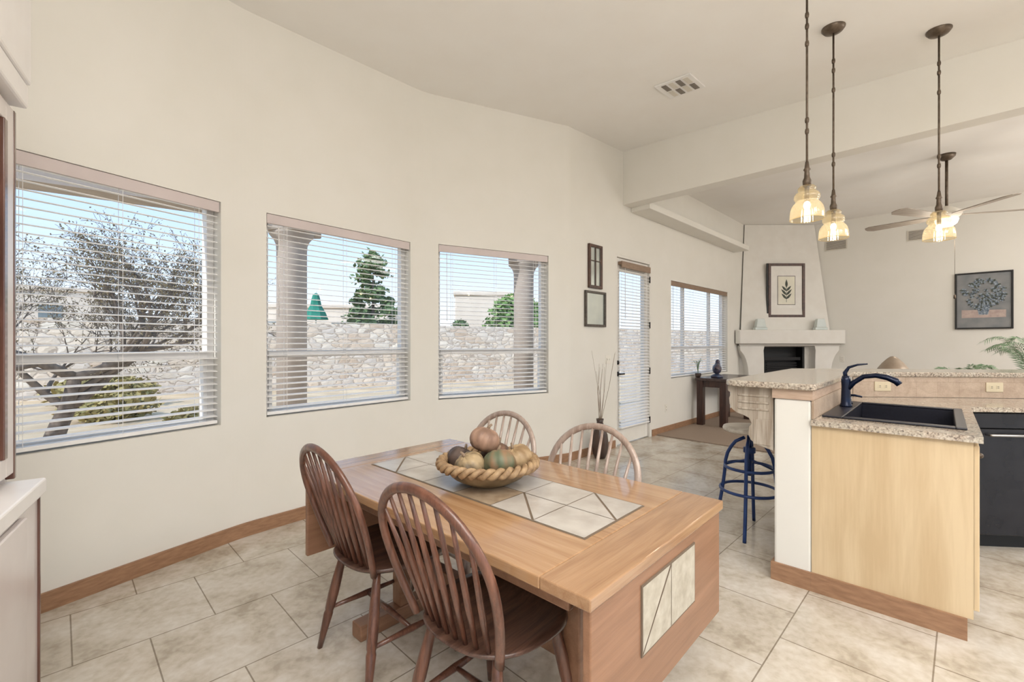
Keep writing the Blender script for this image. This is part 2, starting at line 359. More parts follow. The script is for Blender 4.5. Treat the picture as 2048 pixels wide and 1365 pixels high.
def blind(p,ang,w,z0,z1,lab,val='valance',tilt=8,yc=.045,pitch=.043,valout=0.0,vh=.07):
    e=thing('window_blind',lab,'window blind',(p.x,p.y,z0),ang,group='window blinds')
    H=z1-z0; g=.012
    MB().box(g-.006,w-g+.006,yc-.037-valout,yc-.022-valout,H-vh,H-.002).box(g,w-g,yc-.025,yc+.03,H-.045,H-.004).obj('headrail',[val],parent=e,bevel=.002)
    s=MB(); z=.06; ct,st_=math.cos(R(tilt)),math.sin(R(tilt)); hw=.025
    while z<H-vh-.01:
        a=(yc-hw*ct,z-hw*st_); b=(yc+hw*ct,z+hw*st_); t=.0032
        x0,x1=g,w-g
        vs=[(x0,a[0],a[1]),(x1,a[0],a[1]),(x1,yc,z+.003),(x0,yc,z+.003),(x1,b[0],b[1]),(x0,b[0],b[1])]
        vs2=[(x,y,zz+t) for x,y,zz in vs]
        s.add(vs+vs2,[[0,3,2,1],[3,5,4,2],[6,7,8,9],[9,8,10,11],[0,1,7,6],[5,11,10,4],[0,6,9,3],[3,9,11,5],[1,2,8,7],[2,4,10,8]])
        z+=pitch
    s.obj('slats',['slat'],parent=e)
    MB().box(g,w-g,yc-.026,yc+.026,.012,.034).obj('bottom_rail',['slat'],parent=e,bevel=.003)
    c=MB()
    for x in [w*.12,w*.5,w*.88] if w<1.6 else [w*.1,w*.36,w*.63,w*.9]:
        for y in (yc-.027,yc+.027): c.box(x-.001,x+.001,y-.001,y+.001,.03,H-.04)
    c.tube([(.09,yc-.032,H-.08),(.092,yc-.034,H-.75)],.003,6)
    c.obj('cord',['slat'],parent=e)
for i,(base,d,Wn) in enumerate(((P0,d1,W1),(b1,d2_,W2),(b2,d3_,W3))):
    p=base+d*Wn[0]; w=Wn[1]-Wn[0]
    ang=window('window_%d'%(i+1),p,d,w,Wn[2],Wn[3],1.265)
    blind(p,ang,w,Wn[2],Wn[3],'white wooden slat blind lowered fully with slats open',tilt=7)
p=b3+dv*LW[0]; w=LW[1]-LW[0]
ang=window('window_4',p,dv,w,LW[2],LW[3],1.265,vm=(w*.27,w*.73),lab='wide white three-part window')
blind(p,ang,w,LW[2],LW[3],'white slat blind with brown wooden valance',val='valwood',tilt=16,vh=.075)
# door
p=b3+dv*DO[0]; w=DO[1]-DO[0]; H=2.50; ang=R(45)
f=MB(); t=.03
f.box(0,t,.0,.15,0,H).box(w-t,w,0,.15,0,H).box(t,w-t,0,.15,H-t,H)
dr=f.obj('door_1',['plaster'],loc=(p.x,p.y,0),rz=ang,kind=ST,label='cream full-glass patio door with black handle',bevel=.003)
s=MB(); a,b=t+.004,w-t-.004; st=.10
s.box(a,a+st,.03,.07,.01,H-t-.004).box(b-st,b,.03,.07,.01,H-t-.004).box(a+st,b-st,.03,.07,.01,.22).box(a+st,b-st,.03,.07,H-.17,H-t-.004)
for zz in (.22,H-.19): s.box(a+st-.015,b-st+.015,.022,.078,zz-.01,zz+.015)
s.obj('door_panel',['plaster'],parent=dr,bevel=.004)
MB().box(a+st,b-st,.048,.052,.22,H-.17).obj('glass',['glass'],parent=dr)
k=MB(); k.T=Matrix.Translation((a+.05,.03,0))
k.T=k.T@Matrix.Rotation(R(90),4,'X')
k.lathe([(.03,0),(.03,.012),(.012,.02),(.012,.045),(0,.047)],16,(0,.94,0)).box(-.01,.10,.93,.95,.04,.055)
k.obj('door_handle',['iron'],parent=dr)
k2=MB(k.T); k2.lathe([(.028,0),(.028,.015),(.02,.02),(0,.022)],16,(0,1.09,0)).obj('deadbolt',['iron'],parent=dr)
for zz in (.25,.95,1.6,2.25): MB().box(w-t-.012,w-t+.012,-.006,.004,zz-.045,zz+.045).obj('hinge',['iron'],parent=dr)
blind(Vector((p.x,p.y))+dv*(a+st-.05),ang,w-2*(a+st)+.12,.21,H-.08,'narrow white slat blind with brown wood valance on patio door',val='valwood',tilt=22,yc=.0,vh=.085,pitch=.042)
# ---------------------------------------------------------------- wall bits
def wallT(p,d,z=0):
    return (p.x,p.y,z),math.atan2(d.y,d.x)
def plate(p,d,z,kind_='outlet',wd=.07):
    loc,rz=wallT(p,d,z)
    nm='light_switch' if kind_=='switch' else 'electrical_outlet'
    e=thing(nm,'cream plastic '+nm.replace('_',' ')+' plate on the wall',nm.replace('_',' '),loc,rz)
    MB().box(-wd/2,wd/2,-.007,0,-.057,.057).obj('plate',['switch'],parent=e,bevel=.002)
    if kind_=='switch':
        for x in (-.023,.023): MB().box(x-.005,x+.005,-.016,-.006,-.012,.012).obj('toggle',['switch'],parent=e)
    else:
        for z0 in (-.022,.022):
            m=MB(); m.box(-.014,.014,-.009,-.006,z0-.014,z0+.014,1).box(-.008,-.005,-.0095,-.006,z0-.007,z0+.007).box(.005,.008,-.0095,-.006,z0-.007,z0+.007)
            m.obj('socket',['black','switch'],parent=e)
vw=lambda y:Vector((y-4.507,y))
plate(vw(5.72),dv,1.14,'switch',.115)
plate(D1+d2_*.45,d2_,.33)
plate(vw(5.42),dv,.33); plate(vw(6.83),dv,.36)
fd=Vector((1,-1)).normalized()
plate(Vector((6.5,8.907)),fd,1.03,'outlet')
def picture(name,lab,p,d,z0,z1,w,fm,fw,parts,depth=.03,off=0.0):
    loc,rz=wallT(p,d,z0); e=thing(name,lab,'picture' if 'mirror' not in name else 'mirror',loc,rz)
    h=z1-z0; y0=-depth-off; y1=-off-.001
    MB().box(0,fw,y0,y1,0,h).box(w-fw,w,y0,y1,0,h).box(fw,w-fw,y0,y1,0,fw).box(fw,w-fw,y0,y1,h-fw,h).obj('frame',[fm],parent=e,bevel=.004)
    parts(e,w,h,y0,y1,fw)
    return e
def pp1(e,w,h,y0,y1,fw):
    MB().box(fw,w-fw,y1-.012,y1-.004,fw,h-fw).obj('mirror_glass',['mirror'],parent=e)
    m=MB(); 
    m.box(w*.5-.004,w*.5+.004,y0+.004,y1-.012,fw,h-fw)
    m.box(fw,w-fw,y0+.004,y1-.012,h*.62,h*.62+.008); m.obj('muntin',['frame_dk'],parent=e)
picture('wall_mirror','small dark wood framed mirror with muntins',vw(5.41),dv,2.01,2.54,.28,'frame_dk',.035,pp1)
def pp2(e,w,h,y0,y1,fw):
    MB().box(fw,w-fw,y1-.012,y1-.004,fw,h-fw).obj('mirror_glass',['mirror'],parent=e)
picture('wall_mirror','square pewter framed mirror beside the patio door',vw(5.36),dv,1.545,1.975,.43,'frame_gr',.028,pp2)
def leafshape(m,cx,cz,ang,L,wd,y,mi=0):
    n=8; ca,sa=math.cos(ang),math.sin(ang); up=[];dn=[]
    for i in range(n+1):
        t=i/n; ww=wd*math.sin(math.pi*t**.8)*.5
        for lst,sg in ((up,1),(dn,-1)):
            a,b=t*L,sg*ww; lst.append((cx+a*ca-b*sa,y,cz+a*sa+b*ca))
    vs=up+dn[::-1]; m.add(vs,[list(range(len(vs)))],mi)
def pp3(e,w,h,y0,y1,fw):
    MB().box(fw,w-fw,y1-.014,y1-.006,fw,h-fw).obj('mat_board',['mat'],parent=e)
    MB().box(w*.27,w*.73,y1-.018,y1-.0145,h*.24,h*.76).box(w*.255,w*.745,y1-.0165,y1-.0142,h*.23,h*.77,1).obj('print',['paper','frame_gr'],parent=e)
    m=MB(); y=y1-.0195; cx=w/2; z0=h*.34
    m.box(cx-.004,cx+.004,y-.001,y,h*.28,h*.62)
    for i,(zz,L) in enumerate(((0,.15),(.08,.16),(.16,.14))):
        leafshape(m,cx,z0+zz,R(48),L,.045,y); leafshape(m,cx,z0+zz,R(132),L,.045,y)
    leafshape(m,cx,h*.55,R(90),.17,.05,y); m.obj('leaf_drawing',['leafink'],parent=e)
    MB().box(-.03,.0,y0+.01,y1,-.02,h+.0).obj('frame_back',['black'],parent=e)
picture('framed_picture','dark framed botanical leaf print above the mantel',Vector((5.13,9.08)),Vector((1,0)),1.86,2.94,.73,'frame_dk',.05,pp3,depth=.035)
def pp4(e,w,h,y0,y1,fw):
    MB().box(fw,w-fw,y1-.012,y1-.004,fw,h-fw).obj('print',['poster_bk'],parent=e)
    m=MB(); y=y1-.0135; rnd=random.Random(5)
    m.add([(w*.12,y,h*.2),(w*.88,y,h*.2),(w*.88,y,h*.33),(w*.12,y,h*.34)],[[0,1,2,3]],1)
    m.add([(w*.38,y-.001,h*.42),(w*.62,y-.001,h*.42),(w*.58,y-.001,h*.25),(w*.42,y-.001,h*.25)],[[0,1,2,3]],0)
    for i in range(64):
        a=rnd.random()*2*math.pi; q=math.sqrt(rnd.random()); cx=w*.5+q*w*.36*math.cos(a); cc=h*.61+q*h*.26*math.sin(a); r=.020+.020*rnd.random()
        for k in range(6): leafshape(m,cx,cc,k*1.047+a,r*1.3,r*.8,y-.00015*(i+6),0 if k%3 else 2)
        leafshape(m,cx-r*.2,cc,a,r*.4,r*.4,y-.00015*(i+7),2)
    m.obj('flower_bouquet',['poster_fl','poster_pk','leafink'],parent=e)
picture('framed_poster','black framed poster of a grey-blue flower bouquet',Vector((7.618,7.782)),fd,1.58,2.53,.675,'black',.025,pp4)
def vent_wall(x):
    p=Vector((x,15.4-x)); e=thing('air_vent','beige metal louvered vent high on the wall','air vent',(p.x,p.y,0),math.atan2(fd.y,fd.x))
    z0,z1=3.19,3.38
    MB().box(0,.36,-.008,0,z0,z1).obj('grille_frame',['ventm'],parent=e)
    m=MB()
    for i in range(7): m.box(.02,.34,-.014,-.008,z0+.02+i*.023,z0+.03+i*.023)
    m.obj('louvers',['ventd'],parent=e)
    return e
vent_wall(6.30); vent_wall(7.18)
cv=(1.569,4.227); e=thing('air_vent','white metal ceiling register with louvers','air vent',(cv[0],cv[1],cz(*cv)-.001),R(45))
e.rotation_mode='QUATERNION'
e.rotation_quaternion=(Vector((0,0,1)).rotation_difference(Vector((0,-.07,1)).normalized()).to_matrix().to_4x4()@Matrix.Rotation(R(45),4,'Z')).to_quaternion()
MB().box(-.17,.17,-.17,.17,-.012,0).obj('grille_frame',['white'],parent=e,bevel=.004)
m=MB()
for i in range(4):
    for (x0,x1) in ((-.135,-.01),(.01,.135)):
        m.box(x0,x1,-.13+i*.068,-.13+i*.068+.045,-.016,-.0125,0 if (i+(x0>0))%2 else 1)
m.obj('louvers',['ventd','ventm'],parent=e)
# ---------------------------------------------------------------- fireplace
m=MB()
bot=[(4.56,9.02),(6.34,9.02),(5.45,9.93)]; top=[(4.74,9.22),(6.16,9.22),(5.45,9.93)]
m.add([(x,y,1.55) for x,y in bot]+[(x,y,3.755) for x,y in top],[[2,1,0],[3,4,5],[0,1,4,3],[1,2,5,4],[2,0,3,5]])
m.box(4.56,4.98,9.06,9.3,0,1.55).box(5.86,6.32,9.06,9.3,0,1.55).box(4.98,5.86,9.06,9.3,1.27,1.55)
e=thing('fireplace','cream plaster corner fireplace with thick curved mantel','fireplace',(0,0,0))
m.obj('chimney_breast',['plaster'],parent=e)
m=MB(); m.prism([(4.36,8.84),(4.42,8.76),(6.44,8.76),(6.52,8.84),(6.32,9.04),(4.56,9.04)],1.33,1.60); m.prism([(4.44,8.86),(6.44,8.86),(6.32,9.04),(4.56,9.04)],1.29,1.33)
m.obj('mantel',['plaster'],parent=e,bevel=.015)
for sg,x0 in ((1,4.47),(-1,6.42)):
    prof=[(0,1.29),(.005,1.20),(.04,1.16),(.085,1.10),(.12,1.02),(.145,.94),(.16,.86),(.17,.75),(.17,.4),(.49,.4),(.49,.75),(.49,1.0),(.485,1.12),(.48,1.20),(.50,1.29)]
    pr=[(x0+sg*a*.97,z) for a,z in prof]
    MB().ext(pr,lambda a,b:(a,8.87,b),lambda a,b:(a,9.06,b)).obj('bracket',['plaster'],parent=e,bevel=.01)
m=MB(); m.box(4.98,5.86,9.28,9.32,.4,1.27).box(4.99,5.02,9.07,9.28,.4,1.27).box(5.82,5.85,9.07,9.28,.4,1.27); m.obj('firebox',['black'],parent=e)
m=MB(); m.box(5.06,5.80,9.10,9.12,1.0,1.06); 
for i in range(4): m.box(5.12,5.72,9.09,9.12,.80+i*.045,.815+i*.045)
m.obj('insert_grille',['iron'],parent=e)
MB().box(4.6,6.3,8.75,9.06,0,.4).obj('hearth',['plaster'],parent=e,bevel=.01)
for x in (4.88,6.06):
    e=thing('candle_holder','pale frosted glass candle holder on the mantel','candle holder',(x+.0,8.90,1.602),group='candle holders on the mantel')
    MB().prism([(-.12,-.05),(.12,-.05),(.12,.05),(-.12,.05)],0,.05).obj('base',['teal'],parent=e,bevel=.01)
    m=MB(); m.add([(-.1,-.05,.05),(.1,-.05,.05),(.1,.05,.05),(-.1,.05,.05),(-.07,-.04,.22),(.07,-.04,.22),(.07,.04,.22),(-.07,.04,.22)],[[3,2,1,0],[4,5,6,7],[0,1,5,4],[1,2,6,5],[2,3,7,6],[3,0,4,7]])
    m.obj('body',['teal'],parent=e,bevel=.012)
# ---------------------------------------------------------------- dining table
T=Vector((-.103,1.944)); TA=R(137.0)
l=Vector((math.cos(TA),math.sin(TA))); sv=-Vector((-l.y,l.x))
tb=thing('dining_table','oak dining table with grey tile inlay top and hanging end panels','dining table',(T.x,T.y,0),TA)
m=MB(); m.box(-.66,.66,-.455,.455,.716,.75,0).box(-.815,-.6605,-.455,.455,.716,.75,1).box(.6605,.815,-.455,.455,.716,.75,1)
m.obj('table_top',['table','table_y'],parent=tb,bevel=.004)
g=MB(); g.box(-.625,.625,-.195,.195,.749,.7512,0)
q=.19; gp=.002
for i in range(6):
    x0=-.62+i*.2067; x1=x0+.2067
    for j in (0,1):
        y0=-.19+j*.19; y1=y0+.19; z=.7525
        c=1
        if i in (2,3): c=2 if (i+j)%2 else 1
        A,B,C,D=(x0+gp,y0+gp,z),(x1-gp,y0+gp,z),(x1-gp,y1-gp,z),(x0+gp,y1-gp,z)
        if i in (0,1,4,5) and (i+j)%2==0:
            g.add([A,(B[0]-.006,B[1],z),(D[0],D[1]-.006,z)],[[0,1,2]],c); g.add([(B[0],B[1]+.006,z),C,(D[0]+.006,D[1],z)],[[0,1,2]],c)
        else: g.add([A,B,C,D],[[0,1,2,3]],c)
g.obj('tile_inlay',['grout','tile_a','tile_b'],parent=tb,label='grey ceramic tile inlay')
for sg in (-1,1):
    x0,x1=(-.806,-.782) if sg<0 else (.782,.806)
    MB().box(x0,x1,-.44,.44,.33,.712).obj('end_panel',['table_p'],parent=tb,bevel=.004)
m=MB(); 
m.box(-.810,-.806,-.19,.19,.475,.675,0)
x=-.811
for j in (0,1):
    y0=-.185+j*.187; y1=y0+.183; z0,z1=.48,.67
    if j==1:
        m.add([(x,y0,z0),(x,y1,z0+.0),(x,y0,z1-.008)],[[0,2,1]],1); m.add([(x,y1,z0+.008),(x,y1,z1),(x,y0+.006,z1)],[[0,2,1]],1)
    else: m.add([(x,y0,z0),(x,y1,z0),(x,y1,z1),(x,y0,z1)],[[0,3,2,1]],1)
m.obj('panel_tile_inlay',['grout','tile_c'],parent=tb)
m=MB()
for x in (-.52,.52):
    m.box(x-.035,x+.035,-.12,-.06,.07,.68).box(x-.035,x+.035,.06,.12,.07,.68)
    m.box(x-.04,x+.04,-.33,.33,.0,.07).box(x-.04,x+.04,-.3,.3,.66,.714)
m.box(-.52,.52,-.03,.03,.2,.28); m.box(-.70,.70,-.38,-.355,.64,.714).box(-.70,.70,.355,.38,.64,.714)
m.obj('trestle_base',['table_p'],parent=tb,bevel=.006)
# ---------------------------------------------------------------- chairs
HA=.247
def hoopz(x,a=HA,c=.222,z0=.715): return z0+c*math.sqrt(max(0,1-(x/a)**2))
def hy(z): return -.172-(z-.46)*.31
def make_chair(loc,rz,label):
    e=thing('dining_chair',label,'chair',loc,rz,group='windsor chairs around the dining table')
    m=MB(); n=40
    def outline(a):
        c,s_=math.cos(a),math.sin(a); ex=2.5
        r=(abs(c)**ex+abs(s_)**ex)**(-1/ex)
        x=r*c*.232; y=r*s_*.215
        x*=1+.08*(y/.21); return x,y
    prof=[(0,.432),(.80,.432),(.93,.440),(1.0,.455),(.97,.466),(.85,.464),(.55,.452),(.25,.450),(0,.4515)]
    vs=[];fs=[]
    for k,(q,z) in enumerate(prof):
        for i in range(n):
            x,y=outline(2*math.pi*i/n); vs.append((x*q,y*q,z+(.006*(y/.21) if z>.46 else 0)))
    for k in range(len(prof)-1):
        for i in range(n):
            j=(i+1)%n; fs.append([k*n+i,k*n+j,(k+1)*n+j,(k+1)*n+i])
    m.add(vs,fs,0,True); m.obj('seat',['chairseat'],parent=e)
    LP=lambda sx,sy,t:Vector((sx*.145,sy*.13,.44)).lerp(Vector((sx*.22,sy*.21,0)),t)
    for sx in (-1,1):
        for sy in (-1,1):
            pts=[];rr=[]
            for t,r in ((0,.014),(.12,.017),(.3,.021),(.45,.0225),(.6,.020),(.62,.017),(.65,.020),(.85,.015),(1,.011)):
                pts.append(LP(sx,sy,t)); rr.append(r)
            MB().tube(pts,rr,10).obj('leg',['chair'],parent=e)
    for sx in (-1,1):
        a,b=LP(sx,-1,.6),LP(sx,1,.6); MB().tube([a,a.lerp(b,.3),a.lerp(b,.5),a.lerp(b,.7),b],[.008,.011,.014,.011,.008],8).obj('stretcher',['chair'],parent=e)
    a=(LP(-1,-1,.6)+LP(-1,1,.6))/2; b=(LP(1,-1,.6)+LP(1,1,.6))/2
    MB().tube([a,a.lerp(b,.5),b],[.008,.014,.008],8).obj('stretcher',['chair'],parent=e)
    pts=[]
    for k in range(7):
        t=k/6; z=.45+t*.265; x=-.19-(HA-.19)*math.sin(t*math.pi/2); pts.append((x,hy(z),z))
    for k in range(1,24):
        a=math.pi-math.pi*k/24; x=HA*math.cos(a); z=.715+.222*math.sin(a); pts.append((x,hy(z),z))
    pts+=[(-x,y,z) for x,y,z in pts[:7][::-1]]
    MB().tube(pts,.0165,10,flat=.75,up=(0,1,0)).obj('back_hoop',['chair'],parent=e)
    N=8
    for i in range(N):
        u=(i-(N-1)/2)/((N-1)/2); xb=u*.14; xt=u*.20; yb=-.18+.02*u*u
        zt=hoopz(xt)-.006; B=Vector((xb,yb,.455)); A=Vector((xt,hy(zt),zt))
        MB().tube([B,B.lerp(A,.35),B.lerp(A,.6),A],[.007,.0105,.009,.006],8).obj('spindle',['chair'],parent=e)
    return e
def tp(a,b): 
    p=T+l*a+sv*b; return (p.x,p.y,0)
fa=math.atan2(sv.y,sv.x)-R(90)
ch=make_chair(tp(-.325,-.29),fa+R(1),'dark reddish wood windsor chair with spindle back, pushed in at table')
copy_thing(ch,tp(.36,-.265),fa-R(2))
def lighten(root):  # swaps in the wood colours that carry painted window glare
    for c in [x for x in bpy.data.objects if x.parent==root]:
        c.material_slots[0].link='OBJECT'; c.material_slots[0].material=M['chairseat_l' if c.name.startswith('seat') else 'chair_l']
lb='windsor chair with spindle back, greyish window glare in its wood colour, facing the decorative bowl'
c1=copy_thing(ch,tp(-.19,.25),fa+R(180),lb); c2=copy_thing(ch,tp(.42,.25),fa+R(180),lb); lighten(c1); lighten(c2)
# ---------------------------------------------------------------- bowl with gourds
bw=thing('decorative_bowl','tan wooden bowl with braided rope rim on table','bowl',(T.x,T.y,.7525))
MB().lathe([(.0,0),(.09,0),(.10,.004),(.15,.03),(.19,.07),(.198,.088),(.19,.088),(.182,.072),(.14,.036),(.09,.014),(0,.012)],40).obj('bowl_body',['bowl'],parent=bw)
m=MB()
for ph in (0,math.pi):
    pts=[]; Kn=220
    for i in range(Kn):
        a=2*math.pi*i/Kn; b=a*16+ph; rr=.20+.012*math.cos(b); pts.append((rr*math.cos(a),rr*math.sin(a),.088+.012*math.sin(b)))
    m.tube(pts,.0125,7,closed=True)
m.obj('braided_rim',['rope'],parent=bw)
gourds=[(-.122,.045,.088,.062,S(92,76,68),S(60,48,45),'dark brown'),(-.07,-.088,.092,.066,S(168,146,112),S(104,88,64),'tan striped'),(.052,-.08,.100,.070,S(96,104,80),S(138,108,80),'mottled green and tan'),
 (.128,.02,.098,.066,S(178,152,116),S(138,112,80),'pale tan'),(.03,.09,.098,.068,S(118,88,70),S(86,64,50),'brown'),(-.015,.005,.180,.066,S(172,138,116),S(124,96,80),'large pinkish brown')]
for i,(x,y,z,r,c1,c2,nm) in enumerate(gourds):
    M['g%d'%i]=pm('gourd_skin_%d'%i,c1,c2,rough=.5,scale=16,stretch=(1,1,.4),lo=.42,hi=.6)
    e=thing('gourd',nm+' ribbed gourd piled in the bowl','gourd',(T.x+x,T.y+y,.7525+z),0,group='gourds in the bowl')
    e.rotation_euler=(random.uniform(-.6,.6),random.uniform(-.6,.6),random.random()*6)
    MB().sph((0,0,0),(r,r,r*.86),48,18,rf=lambda a,s_:1+.06*abs(math.cos(a*4))-.06-.10*max(0,abs(s_)-.8)/.2).obj('skin',['g%d'%i],parent=e)
    MB().tube([(0,0,r*.72),(.003,0,r*.9),(.01,.003,r*1.08)],[.009,.006,.005],7).obj('stem',['twig'],parent=e)
# ---------------------------------------------------------------- hutch
F=Vector((-1.5625,1.514)); hz=math.atan2(hd.y,hd.x)
h=thing('china_cabinet','china cabinet with dark wood door edges, pale ledge and crown','cabinet',(F.x,F.y,0),hz)
m=MB(); m.box(-1.3,-.012,.015,.42,.08,.875).box(-1.28,-.03,.04,.42,0,.08); m.obj('lower_cabinet',['hutch_l'],parent=h,bevel=.004)
MB().box(-.014,-.006,.009,.016,.08,.85).obj('corner_bead',['hutch'],parent=h)
MB().box(-1.32,.0,-.004,.43,.85,.90).obj('cabinet_top',['hutchtop'],parent=h,bevel=.006)
for i in range(2):
    x1=-.20-i*.55; d_=MB().box(x1-.52,x1,-.003,.015,.10,.83).obj('cabinet_door',['hutch_l'],parent=h,bevel=.004)
    MB().sph((x1-.46,-.015,.6),.013,10,8).obj('knob',['bronze'],parent=d_)
m=MB(); y0=.088
m.box(-1.3,-.0,y0+.31,y0+.33,.90,2.12).box(-.02,0,y0,y0+.31,.90,2.12).box(-1.3,-1.28,y0,y0+.31,.90,2.12).box(-1.28,-.02,y0,y0+.31,2.09,2.12).box(-1.28,-.02,y0+.02,y0+.31,.90,.925).box(-1.28,-.02,y0+.04,y0+.31,1.3,1.315).box(-1.28,-.02,y0+.04,y0+.31,1.7,1.715)
m.obj('upper_cabinet',['hutch_l'],parent=h)
for i in range(3):
    x1=-.002-i*.432; x0=x1-.43
    m=MB()
    m.box(x1-.085,x1-.018,y0-.02,y0,.93,2.1,1).box(x0,x0+.05,y0-.02,y0,.93,2.1,1).box(x0+.05,x1-.085,y0-.02,y0,.93,.99,1).box(x0+.05,x1-.085,y0-.02,y0,2.04,2.1,1)
    m.box(x1-.018,x1,y0-.022,y0,.91,2.1,0).box(x1-.115,x1-.085,y0-.024,y0,.99,2.04,0)
    d_=m.obj('glass_door',['hutch','hutch_l'],parent=h,bevel=.003)
    MB().box(x0+.05,x1-.115,y0-.012,y0-.009,.99,2.04).obj('glass_pane',['glass'],parent=d_)
m=MB(); m.box(-1.33,.008,y0-.048,.43,2.12,2.2).box(-1.34,.011,y0-.054,.43,2.2,2.6); m.obj('crown_moulding',['hutchtop'],parent=h,bevel=.008)
# ---------------------------------------------------------------- island
O=Vector((1.50,2.59)); e1=Vector((.724,-.69)); e2=Vector((.69,.724)); q2=Vector((.995,-.10)).normalized()
def I(a,b): p=O+e1*a+e2*b; return (p.x,p.y)
K=Vector(I(.18,1.45)); n2=Vector((-q2.y,q2.x))
def V2(v): return (v.x,v.y)
oc=(2.561,3.704)
mwall=MB(); mwall.prism([I(0,0),I(.18,0),V2(K),oc],0,1.035); mwall.prism([oc,V2(K),V2(K+q2*1.7),V2(K+q2*1.7+n2*.18)],0,1.035)
wi=mwall.obj('wall_island',['wall'],kind=ST,label='cream plaster half wall supporting the raised bar',bevel=.012)
m=MB(); m.prism([I(-.008,-.008),I(.188,-.008),I(.188,.02),I(.181,1.40),oc,I(-.008,1.5)],1.035,1.089); m.obj('trim_3',['band'],kind=ST,label='wood band under the bar top')
m=MB(); m.prism([I(-.014,-.014),I(.18,-.014),I(.18,0),I(-.0,0),I(0,1.5),I(-.014,1.5)],0,.10); m.prism([I(.18,-.012),I(.78,-.012),I(.78,.0),I(.18,.0)],0,.10); m.obj('baseboard_island',['woodtrim'],kind=ST,label='wood baseboard around the island')
cor=(2.458,3.986)
m=MB(); m.prism([I(-.27,.03),I(-.24,-.02),I(-.2,-.035),I(.19,-.035),I(.205,-.02),I(.205,1.43),cor],1.09,1.125)
far=V2(K+q2*1.7-n2*.025); farb=V2(K+q2*1.7+n2*.45)
m.prism([cor,I(.205,1.43),far,farb],1.09,1.125)
m.obj('bar_counter',['granite'],label='speckled tan granite raised bar top on the half wall',cat='bar counter',bevel=.008)
m=MB(); z0,z1=.902,.932
p=Vector(I(.83,1.26))
m.prism([I(.182,-.025),I(.83,-.025),I(.83,.15),I(.182,.15)],z0,z1)
m.prism([I(.182,.15),I(.215,.15),I(.215,1.01),I(.182,1.01)],z0,z1); m.prism([I(.775,.15),I(.83,.15),I(.83,1.01),I(.775,1.01)],z0,z1)
m.prism([I(.182,1.01),I(.83,1.01),I(.83,1.26),V2(K-n2*.003+e1*.003)],z0,z1)
m.prism([V2(K-n2*.003+e1*.003),V2(p),V2(p+q2*1.35),V2(K+q2*1.69-n2*.003)],z0,z1)
m.obj('countertop',['granite'],label='speckled granite kitchen countertop around the black sink',cat='countertop')
def lp(m,a0,a1,b0,b1,z0,z1): m.prism([I(a0,b0),I(a1,b0),I(a1,b1),I(a0,b1)],z0,z1)
sk=thing('kitchen_sink','black composite drop-in kitchen sink set in granite','sink',(0,0,0))
m=MB(); zt=.943
lp(m,.205,.30,.14,1.02,.9325,zt);lp(m,.745,.785,.14,1.02,.9325,zt);lp(m,.30,.745,.14,.185,.9325,zt);lp(m,.30,.745,.975,1.02,.9325,zt)
m.obj('sink_rim',['sink'],parent=sk,bevel=.004)
m=MB(); lp(m,.30,.745,.185,.975,.73,.742)
lp(m,.29,.30,.185,.975,.73,.932);lp(m,.745,.755,.185,.975,.73,.932);lp(m,.30,.745,.177,.185,.73,.932);lp(m,.30,.745,.975,.983,.73,.932)
m.obj('sink_basin',['sink'],parent=sk)
c=I(.52,.58); MB().lathe([(.045,.742),(.045,.746),(.0,.744)],20,(c[0],c[1],0)).obj('drain',['chrome'],parent=sk)
fa_=I(.25,.66); ft=thing('kitchen_faucet','dark blue-black kitchen faucet with curved lever','faucet',(fa_[0],fa_[1],zt),math.atan2(e1.y,e1.x))
MB().lathe([(.034,0),(.034,.008),(.028,.02),(.026,.06),(.024,.13),(.026,.17),(.020,.195),(0,.20)],20).obj('faucet_body',['faucet'],parent=ft)
MB().tube([(0,0,.10),(.04,0,.155),(.09,0,.195),(.15,0,.205),(.205,0,.195),(.245,0,.175),(.262,0,.155)],[.020,.019,.018,.019,.022,.024,.022],12,flat=.8).obj('spout',['faucet'],parent=ft)
MB().tube([(0,0,.18),(-.005,.0,.215),(.015,0,.25),(.06,0,.268),(.11,0,.275)],[.020,.018,.013,.009,.006],10,flat=.7).obj('faucet_handle',['faucet'],parent=ft)
sd=I(.245,.84); e=thing('soap_dispenser','dark soap dispenser on the sink deck','soap dispenser',(sd[0],sd[1],zt),math.atan2(e1.y,e1.x))
MB().lathe([(.02,0),(.02,.01),(.013,.02),(.012,.05),(0,.052)],14).obj('dispenser_base',['faucet'],parent=e)
MB().tube([(-.01,0,.055),(.03,0,.058),(.07,0,.05)],[.008,.007,.006],8).obj('dispenser_spout',['faucet'],parent=e)
cb=thing('base_cabinet','light maple base cabinet under the sink counter','cabinet',(0,0,0))
m=MB(); lp(m,.182,.80,.0,.02,.10,.90); lp(m,.182,.20,.02,1.2,.1,.9); lp(m,.182,.78,.02,1.2,.1,.12)
lp(m,.78,.80,.02,1.22,.10,.14);lp(m,.78,.80,.02,1.22,.86,.90);m.obj('cabinet_body',['maple'],parent=cb)
for i in range(3):
    q=MB(); lp(q,.80,.82,.03+i*.40,.41+i*.40,.13,.88); dd=q.obj('cabinet_door',['maple'],parent=cb,bevel=.003)
    kx=I(.835,.37+i*.40); MB().sph((kx[0],kx[1],.78),.014,10,8).obj('knob',['bronze'],parent=dd)
m=MB(); lp(m,.72,.74,.02,1.2,0,.10); m.obj('toe_kick',['woodtrim'],parent=cb)
gx=p-n2*(-.03)+q2*.03
dw=thing('dishwasher','black built-in dishwasher with steel handle','dishwasher',(gx.x,gx.y,0),math.atan2(q2.y,q2.x))
MB().box(0,.60,.02,.50,.09,.895).box(.02,.58,.06,.5,0,.09).obj('dishwasher_body',['black'],parent=dw)
